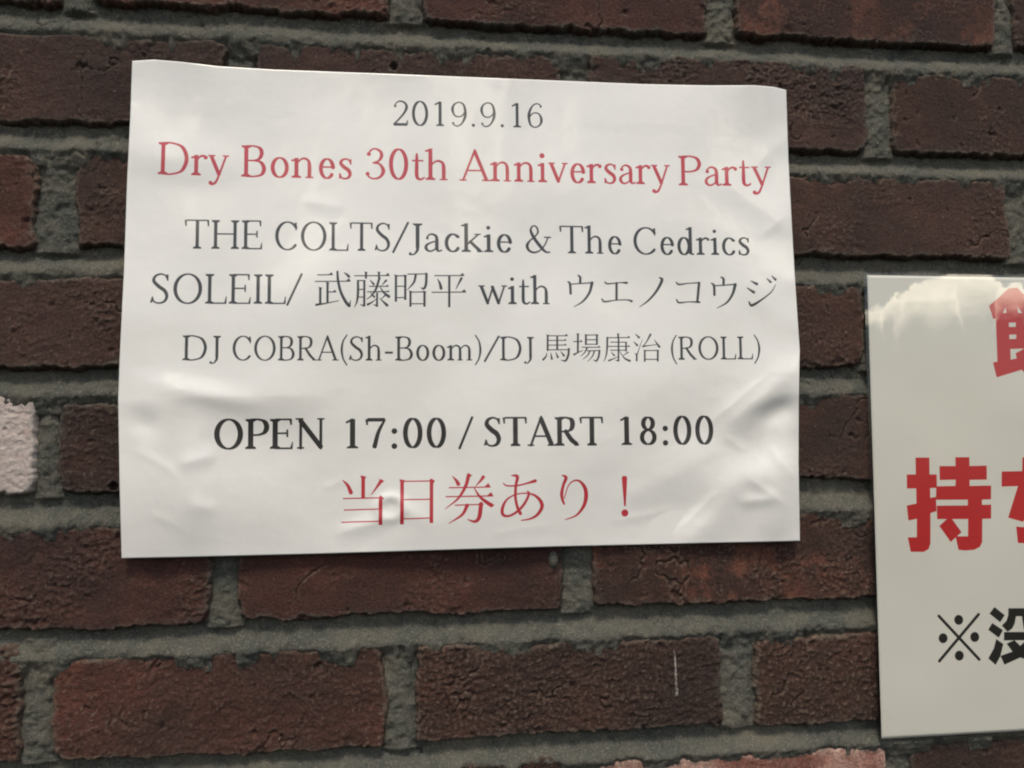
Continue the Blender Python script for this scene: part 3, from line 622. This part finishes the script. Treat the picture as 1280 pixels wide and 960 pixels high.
    t.st((120, 165, 7), (150, 185, 11), (230, 184, 12), (310, 166, 13), (376, 147, 24)); t.st((185, 102, 6), (232, 112, 24), (222, 180, 20), (218, 270, 20), (232, 350, 20), (258, 408, 24))
    t.st((312, 228, 7), (326, 252, 17), (290, 330, 19), (230, 394, 18), (165, 428, 16), (118, 415, 22), (116, 360, 22), (150, 296, 14), (220, 256, 10), (300, 246, 10), (370, 262, 16), (420, 310, 25), (430, 360, 26), (392, 420, 20), (335, 452, 13), (266, 464, 7))
    t.st((590, 102, 7), (622, 122, 24), (602, 180, 20), (588, 250, 23), (598, 310, 18), (610, 334, 12)); t.st((610, 285, 7), (640, 190, 8), (680, 150, 11), (730, 150, 15), (774, 205, 27), (783, 280, 29), (762, 355, 23), (705, 425, 13), (618, 460, 6))
    t.poly((1068, 122), (1078, 110), (1102, 110), (1112, 122), (1101, 352), (1088, 352)); t.st((1094, 407, 50), (1094.5, 407, 50))
    return pr
def print_rules(org):
    pr = Print(420, 297); Rd, K = 'red', 'black'
    t = Trace(pr, Rd, 1120, 560, 6.4, org)
    t.poly((145, 120), (256, 120), (258, 254), (316, 254), (318, 360), (264, 362), (266, 440), (312, 432), (316, 545), (268, 560), (270, 800), (255, 845), (215, 868), (112, 866), (88, 752), (160, 752), (160, 605), (92, 618), (78, 500), (155, 485), (152, 365), (78, 365), (76, 254), (148, 254))
    t.poly((464, 118), (576, 118), (578, 188), (716, 185), (717, 296), (580, 298), (580, 346), (752, 343), (752, 452), (680, 455), (680, 496), (754, 494), (754, 605), (684, 608), (684, 790), (665, 830), (620, 852), (550, 858), (495, 852), (470, 745), (570, 745), (570, 608), (322, 608), (318, 502), (566, 500), (566, 455), (312, 455), (312, 348), (466, 346), (468, 296), (340, 298), (337, 188), (466, 188))
    t.poly((340, 662), (400, 608), (440, 605), (518, 712), (432, 790))
    t.poly((836, 232), (1390, 225), (1390, 335), (836, 352)); t.poly((1002, 120), (1125, 130), (1095, 360), (1040, 560), (1010, 632), (890, 598), (965, 355), (1000, 240))
    t.st((1000, 575, 90), (1110, 520, 105), (1230, 490, 110), (1325, 540, 115), (1340, 630, 115), (1270, 710, 120), (1150, 738, 122), (1030, 738, 120)); t.poly((955, 668), (1040, 678), (1040, 798), (970, 800))
    t = Trace(pr, Rd, 1220, 350, 6.4, org)
    t.poly((85, 262), (170, 190), (240, 125), (310, 120), (384, 190), (470, 255), (430, 345), (420, 345), (420, 600), (400, 640), (470, 760), (384, 805), (350, 770), (150, 830), (120, 712), (155, 705), (140, 360), (120, 368))
    t.hole((195, 320), (218, 275), (225, 320)); t.hole((312, 275), (355, 320), (318, 320)); t.hole((245, 396), (300, 396), (300, 430), (245, 430)); t.hole((248, 492), (305, 490), (305, 525), (250, 527)); t.hole((258, 605), (370, 602), (300, 640), (310, 680), (262, 690))
    t.poly((560, 130), (665, 150), (640, 250), (860, 250), (850, 420), (750, 420), (755, 345), (600, 345), (560, 420), (480, 360)); t.st((665, 350, 90), (640, 560, 90), (510, 760, 80)); t.st((680, 500, 80), (740, 660, 95), (860, 780, 100))
    t = Trace(pr, K, 1160, 750, 9.6, org)
    t.st((128, 240, 33), (617, 757, 33)); t.st((605, 222, 33), (138, 775, 33))
    for x, y in ((367, 286), (181, 504), (561, 490), (377, 711)): t.st((x, y, 106), (x+.5, y, 106))
    t.poly((795, 135), (920, 232), (865, 315), (735, 212)); t.poly((770, 325), (900, 410), (850, 500), (722, 405)); t.poly((820, 515), (905, 575), (870, 720), (815, 822), (725, 745), (790, 630))
    t.poly((962, 150), (1300, 150), (1300, 350), (1420, 350), (1400, 440), (1210, 440), (1150, 405), (1125, 245), (1055, 245), (1040, 330), (1010, 390), (955, 430), (885, 355), (940, 300), (962, 230))
    t.poly((912, 432), (1370, 432), (1330, 560), (1210, 665), (1400, 720), (1350, 820), (1110, 735), (920, 820), (872, 715), (1015, 665), (945, 570), (1035, 530), (912, 532)); t.hole((1040, 530), (1180, 530), (1108, 597))
    return pr
def bake(name, pr, cols, paper=(1, 1, 1)):
    """ink over paper, as the colour of the flat print (linear values stored in an sRGB picture)"""
    out = np.ones((pr.ny, pr.nx, 4), np.float32); out[..., :3] = paper
    for k, m in pr.ink.items():
        m = m[..., None]; out[..., :3] = out[..., :3]*(1-m) + np.array(cols[k], np.float32)*m
    out[..., :3] = np.where(out[..., :3] < .0031308, out[..., :3]*12.92, 1.055*out[..., :3]**(1/2.4)-.055)
    im = bpy.data.images.new(name, pr.nx, pr.ny); im.pixels.foreach_set(out.ravel()); im.update(); im.pack()
    return im
def paper_mat(name, im, rough, spec, coat=0.0, streak=.02):
    m, n, l, b = mat_base(name)
    uv = n.new('ShaderNodeUVMap'); t = n.new('ShaderNodeTexImage'); t.image = im; t.extension = 'EXTEND'; l.new(uv.outputs[0], t.inputs['Vector'])
    mp = n.new('ShaderNodeMapping'); mp.inputs['Scale'].default_value = (4, 420, 1); l.new(uv.outputs[0], mp.inputs[0])
    st = nz(n, l, mp.outputs[0], 1.0, 3, .5)                     # faint print head banding
    lo, hi = 1-streak, 1.0
    c = mixc(n, l, 1.0, t.outputs['Color'], ramp(n, l, st, [(.3, (lo, lo, lo)), (.7, (hi, hi, hi))]), 'MULTIPLY')
    c = mixc(n, l, 1.0, c, ramp(n, l, nz(n, l, uv.outputs[0], 5, 5, .6), [(.3, (.965, .96, .95)), (.7, (1, 1, 1))]), 'MULTIPLY')
    l.new(c, b.inputs['Base Color']); b.inputs['Roughness'].default_value = rough; b.inputs['Specular IOR Level'].default_value = spec
    bp = n.new('ShaderNodeBump'); bp.inputs['Strength'].default_value = .12; bp.inputs['Distance'].default_value = .0004
    l.new(nz(n, l, uv.outputs[0], 60, 6, .6), bp.inputs['Height']); l.new(bp.outputs[0], b.inputs['Normal'])
    return m

# ------------------------------------------------------------------ announcement sheet
def edge_fn(pts):
    a = np.array([un(*p) for p in pts]); return a
def gz(X, Z, cx, cz, sx, sz, amp, ang=0):
    c, s = math.cos(math.radians(ang)), math.sin(math.radians(ang)); u = (X-cx)*c+(Z-cz)*s; v = -(X-cx)*s+(Z-cz)*c
    return amp*np.exp(-(u/sx)**2-(v/sz)**2)
def crease(X, Z, p, q, w, amp, fall):
    """ridge along the pixel segment p-q: sharp to one side, falling off over `fall` mm"""
    a = np.array(un(*p)); b = np.array(un(*q)); d = b-a; Ln = np.hypot(*d); d = d/Ln; nrm = np.array((-d[1], d[0]))
    u = (X-a[0])*d[0]+(Z-a[1])*d[1]; v = (X-a[0])*nrm[0]+(Z-a[1])*nrm[1]
    e = max(w*4, Ln*.28); end = sstep(-w*3, e, u)*sstep(Ln+w*3, Ln-e, u)
    return amp*end*(np.sqrt(fall**2+w*w)-np.sqrt(v*v+w*w))/fall*(np.exp(-(v/fall)**2))
xs = np.linspace(0, 420, 631); zs = np.linspace(0, 297, 447)
X, Z = np.meshgrid(xs, zs)
S = 1.4 + fbm(X, Z, 130, 2, 501, .35)*5.5 + fbm(X, Z, 45, 1, 502)*.6
rad = 2.5 + 34*sstep(70, 200, X)                                # the fold is sharp at the left edge and fades to a soft bend
soft = lambda v: .5*(v+np.sqrt(v*v+rad*rad))
S += 4.9 - .052*soft(90-Z) - .027*np.clip(soft(Z-90), 0, 175)
for p, q, a in (((884, 533), (958, 470), .35), ((905, 548), (930, 566), .3), ((930, 596), (990, 640), .35), ((846, 668), (902, 612), .35), ((760, 655), (860, 636), .25), ((960, 560), (994, 604), .3),
                ((946, 300), (985, 268), .3), ((955, 190), (982, 232), .3), ((170, 560), (232, 600), .25), ((186, 640), (240, 668), .2), ((168, 130), (160, 146), .4), ((402, 612), (432, 600), .25), ((600, 672), (700, 655), .15)):
    S += crease(X, Z, p, q, .6, a*.95, 5)
top = np.exp(-(297-Z)/34)
for cx, w, a in ((36, 17, 2.6), (232, 12, 1.5), (398, 15, 2.6), (120, 30, -1.2), (318, 34, -1.4)):
    S += a*np.exp(-((X-cx)/w)**2)*top
S += gz(X, Z, 26, 240, 44, 15, 2.4, -8)                       # soft buckle beside the title
S += gz(X, Z, 4, 262, 12, 9, .7)
S += crease(X, Z, (152, 499), (420, 494), 1.3, 1.5, 26) + gz(X, Z, 45, 96, 26, 6, 1.3, -12)
S += crease(X, Z, (243, 520), (246, 690), 3.0, 1.7, 20) + gz(X, Z, 20, 45, 14, 60, 1.4)
S += crease(X, Z, (225, 580), (268, 570), 1.3, .7, 8) + crease(X, Z, (236, 630), (268, 638), 1.3, .6, 8)
S += gz(X, Z, 14, 78, 7, 9, -1.2, 30)
cx, cz = un(488, 637); q = np.hypot((X-cx)/1.1, Z-cz); S += .9*np.exp(-((q-7.0)/3.0)**2)*sstep(-16, 2, Z-cz) + gz(X, Z, cx+14, cz-4, 10, 5, .6, -30)
S += crease(X, Z, (420, 668), (500, 645), 1.2, .9, 8)
# crumpled corner on the right
S += crease(X, Z, (1000, 452), (905, 540), 4.0, 2.6, 18) + gz(X, Z, *un(968, 515), 13, 8, -2.6, 35)
S += crease(X, Z, (935, 512), (1016, 488), 3.0, 1.7, 15) + gz(X, Z, *un(975, 556), 20, 12, -1.7) + gz(X, Z, *un(940, 470), 12, 20, 1.0, -30)
S += crease(X, Z, (978, 545), (968, 675), 5.0, 2.8, 18) + gz(X, Z, *un(945, 600), 12, 10, 1.1, 0)
S += crease(X, Z, (925, 630), (970, 626), 1.4, .9, 7) + crease(X, Z, (850, 690), (935, 590), 5, 2.1, 20)
S += crease(X, Z, (760, 640), (905, 560), 4, 1.3, 22) + gz(X, Z, *un(870, 640), 20, 10, -1.2, 20)
S += crease(X, Z, (900, 225), (985, 290), 3, 1.3, 16) + crease(X, Z, (940, 215), (985, 170), 3, .9, 12) + crease(X, Z, (380, 250), (430, 262), 1.0, .5, 8)
S += crease(X, Z, (935, 345), (960, 400), 3, .8, 14)
S += fbm(X, Z, 13, 3, 505, .5)*.12
S += 2.2*sstep(30, 0, 420-X)*sstep(.2, .9, fbm(X*0, Z, 60, 2, 509)+.5)*.5
S = np.maximum(S, -1.2) + 1.0
# in-plane outline of the sheet as photographed
def outline(px, horizontal):
    a = np.array([un(*p) for p in px]); i = np.argsort(a[:, 0] if horizontal else a[:, 1]); a = a[i]
    return (a[:, 0], a[:, 1]) if horizontal else (a[:, 1], a[:, 0])
tx, ty = outline([(163, 76), (190, 74.5), (225, 77.5), (270, 83), (340, 87.5), (480, 93), (640, 100), (800, 107), (880, 109), (940, 109), (965, 111), (981, 115)], True)
bx_, by_ = outline([(152, 698), (240, 696.5), (400, 693), (700, 685), (900, 681), (960, 680), (1000, 679)], True)
lx, ly = outline([(163, 76), (161, 140), (157, 230), (154, 330), (149, 440), (147, 500), (149, 600), (152, 698)], False)
rx, ry = outline([(981, 115), (984, 200), (989, 290), (994, 370), (999, 440), (998, 500), (998, 580), (1000, 679)], False)
wt = np.exp(-(297-Z)/28); wb = np.exp(-Z/28); wl = np.exp(-X/28); wr = np.exp(-(420-X)/28)
Zd = Z + wt*(np.interp(X, tx, ty)-297) + wb*np.interp(X, bx_, by_)
Xd = X + wl*np.interp(Z, lx, ly) + wr*(np.interp(Z, rx, ry)-420)
Xd = C[0]+(Xd-C[0])*(1-S/C[2]); Zd = C[1]+(Zd-C[1])*(1-S/C[2])      # the traced outline belongs to a sheet standing off the wall
INK = {'black': (.020, .019, .018), 'red': (.44, .028, .042)}
im1 = bake('announcement_print', print_announcement(), {k: (v[0]/.74, v[1]/.73, v[2]/.70) for k, v in INK.items()})
m1 = paper_mat('satin_printed_paper', im1, .5, .4)
m1.node_tree.nodes['Principled BSDF'].inputs['Coat Weight'].default_value = 1.0; m1.node_tree.nodes['Principled BSDF'].inputs['Coat Roughness'].default_value = .17
n_ = m1.node_tree.nodes; l_ = m1.node_tree.links; b_ = n_['Principled BSDF']
src = b_.inputs['Base Color'].links[0].from_socket; l_.new(mixc(n_, l_, 1.0, src, (.785, .775, .74), 'MULTIPLY'), b_.inputs['Base Color'])
me = grid_mesh('announcement_sheet', Xd, Zd, S, np.stack([X/420, Z/297], -1))
sheet = link('announcement_sheet', me, m1)
sd = sheet.modifiers.new('thickness', 'SOLIDIFY'); sd.thickness = .0003; sd.offset = -1
tag(sheet, 'large white paper announcement with red and black print on the brick wall', 'poster')

# ------------------------------------------------------------------ laminated notice, cut by the right edge of the frame
ORG = np.array(un(1103, 927)); TLc = np.array(un(1083, 347))
hgt = 297.0
X, Z = np.meshgrid(np.linspace(0, 420, 211), np.linspace(0, hgt, 150))
Dn = 1.6 + fbm(X, Z, 120, 2, 601)*1.0 - 5.0*((Z-120)/297)**2*.35 + fbm(X, Z, 50, 2, 602)*.15
def notice_xy(X, Z, D):
    lean = (TLc[0]-ORG[0])
    nx, nz_ = ORG[0] + X + lean*(Z/hgt), ORG[1] + Z*(TLc[1]-ORG[1])/hgt
    return C[0]+(nx-C[0])*(1-D/C[2]), C[1]+(nz_-C[1])*(1-D/C[2])
NX, NZ = notice_xy(X, Z, Dn)
pr2 = print_rules((ORG[0], ORG[1]))
im2 = bake('notice_print', pr2, {'black': (.030, .030, .028), 'red': (.72, .035, .045)})
m2 = paper_mat('matt_notice_paper', im2, .7, .2)
n_ = m2.node_tree.nodes; l_ = m2.node_tree.links; b_ = n_['Principled BSDF']
src = b_.inputs['Base Color'].links[0].from_socket; l_.new(mixc(n_, l_, 1.0, src, (.66, .655, .61), 'MULTIPLY'), b_.inputs['Base Color'])
root = bpy.data.objects.new('laminated_notice', None); COL.objects.link(root); root.location = P(ORG[0], ORG[1], 0)
bpy.context.view_layer.update(); RINV = root.matrix_world.inverted()
tag(root, 'glossy laminated white notice with bold red characters, cut off by the right edge', 'poster')
sh2 = link('printed_sheet', grid_mesh('printed_sheet', NX, NZ, Dn, np.stack([X/420, Z/hgt], -1)), m2, root); sh2.matrix_parent_inverse = RINV
sd = sh2.modifiers.new('thickness', 'SOLIDIFY'); sd.thickness = .0002; sd.offset = -1
X2, Z2 = np.meshgrid(np.linspace(-2.2, 422, 320), np.linspace(-1.0, hgt+1.6, 230))
Df = 1.6 + fbm(X2, Z2, 120, 2, 601)*1.0 - 5.0*((Z2-120)/297)**2*.35 + fbm(X2, Z2, 50, 2, 602)*.15 + .3 + fbm(X2, Z2, 26, 2, 603)*.008
FX, FZ = notice_xy(X2, Z2, Df)
fm = bpy.data.materials.new('laminating_film'); fm.use_nodes = True; n_ = fm.node_tree.nodes; l_ = fm.node_tree.links
for k in list(n_): n_.remove(k)
tr = n_.new('ShaderNodeBsdfTransparent'); tr.inputs[0].default_value = (.97, .965, .94, 1); gl = n_.new('ShaderNodeBsdfGlossy'); gl.inputs['Roughness'].default_value = .006
fr = n_.new('ShaderNodeFresnel'); bf = n_.new('ShaderNodeNewGeometry'); mi = n_.new('ShaderNodeMix'); mi.inputs[2].default_value = 1.75; mi.inputs[3].default_value = 1/1.75; l_.new(bf.outputs['Backfacing'], mi.inputs[0]); l_.new(mi.outputs[0], fr.inputs[0]); mx = n_.new('ShaderNodeMixShader'); ou = n_.new('ShaderNodeOutputMaterial')
l_.new(fr.outputs[0], mx.inputs[0]); l_.new(tr.outputs[0], mx.inputs[1]); l_.new(gl.outputs[0], mx.inputs[2]); l_.new(mx.outputs[0], ou.inputs[0])
film = link('laminate_film', grid_mesh('laminate_film', FX, FZ, Df), fm, root); film.matrix_parent_inverse = RINV
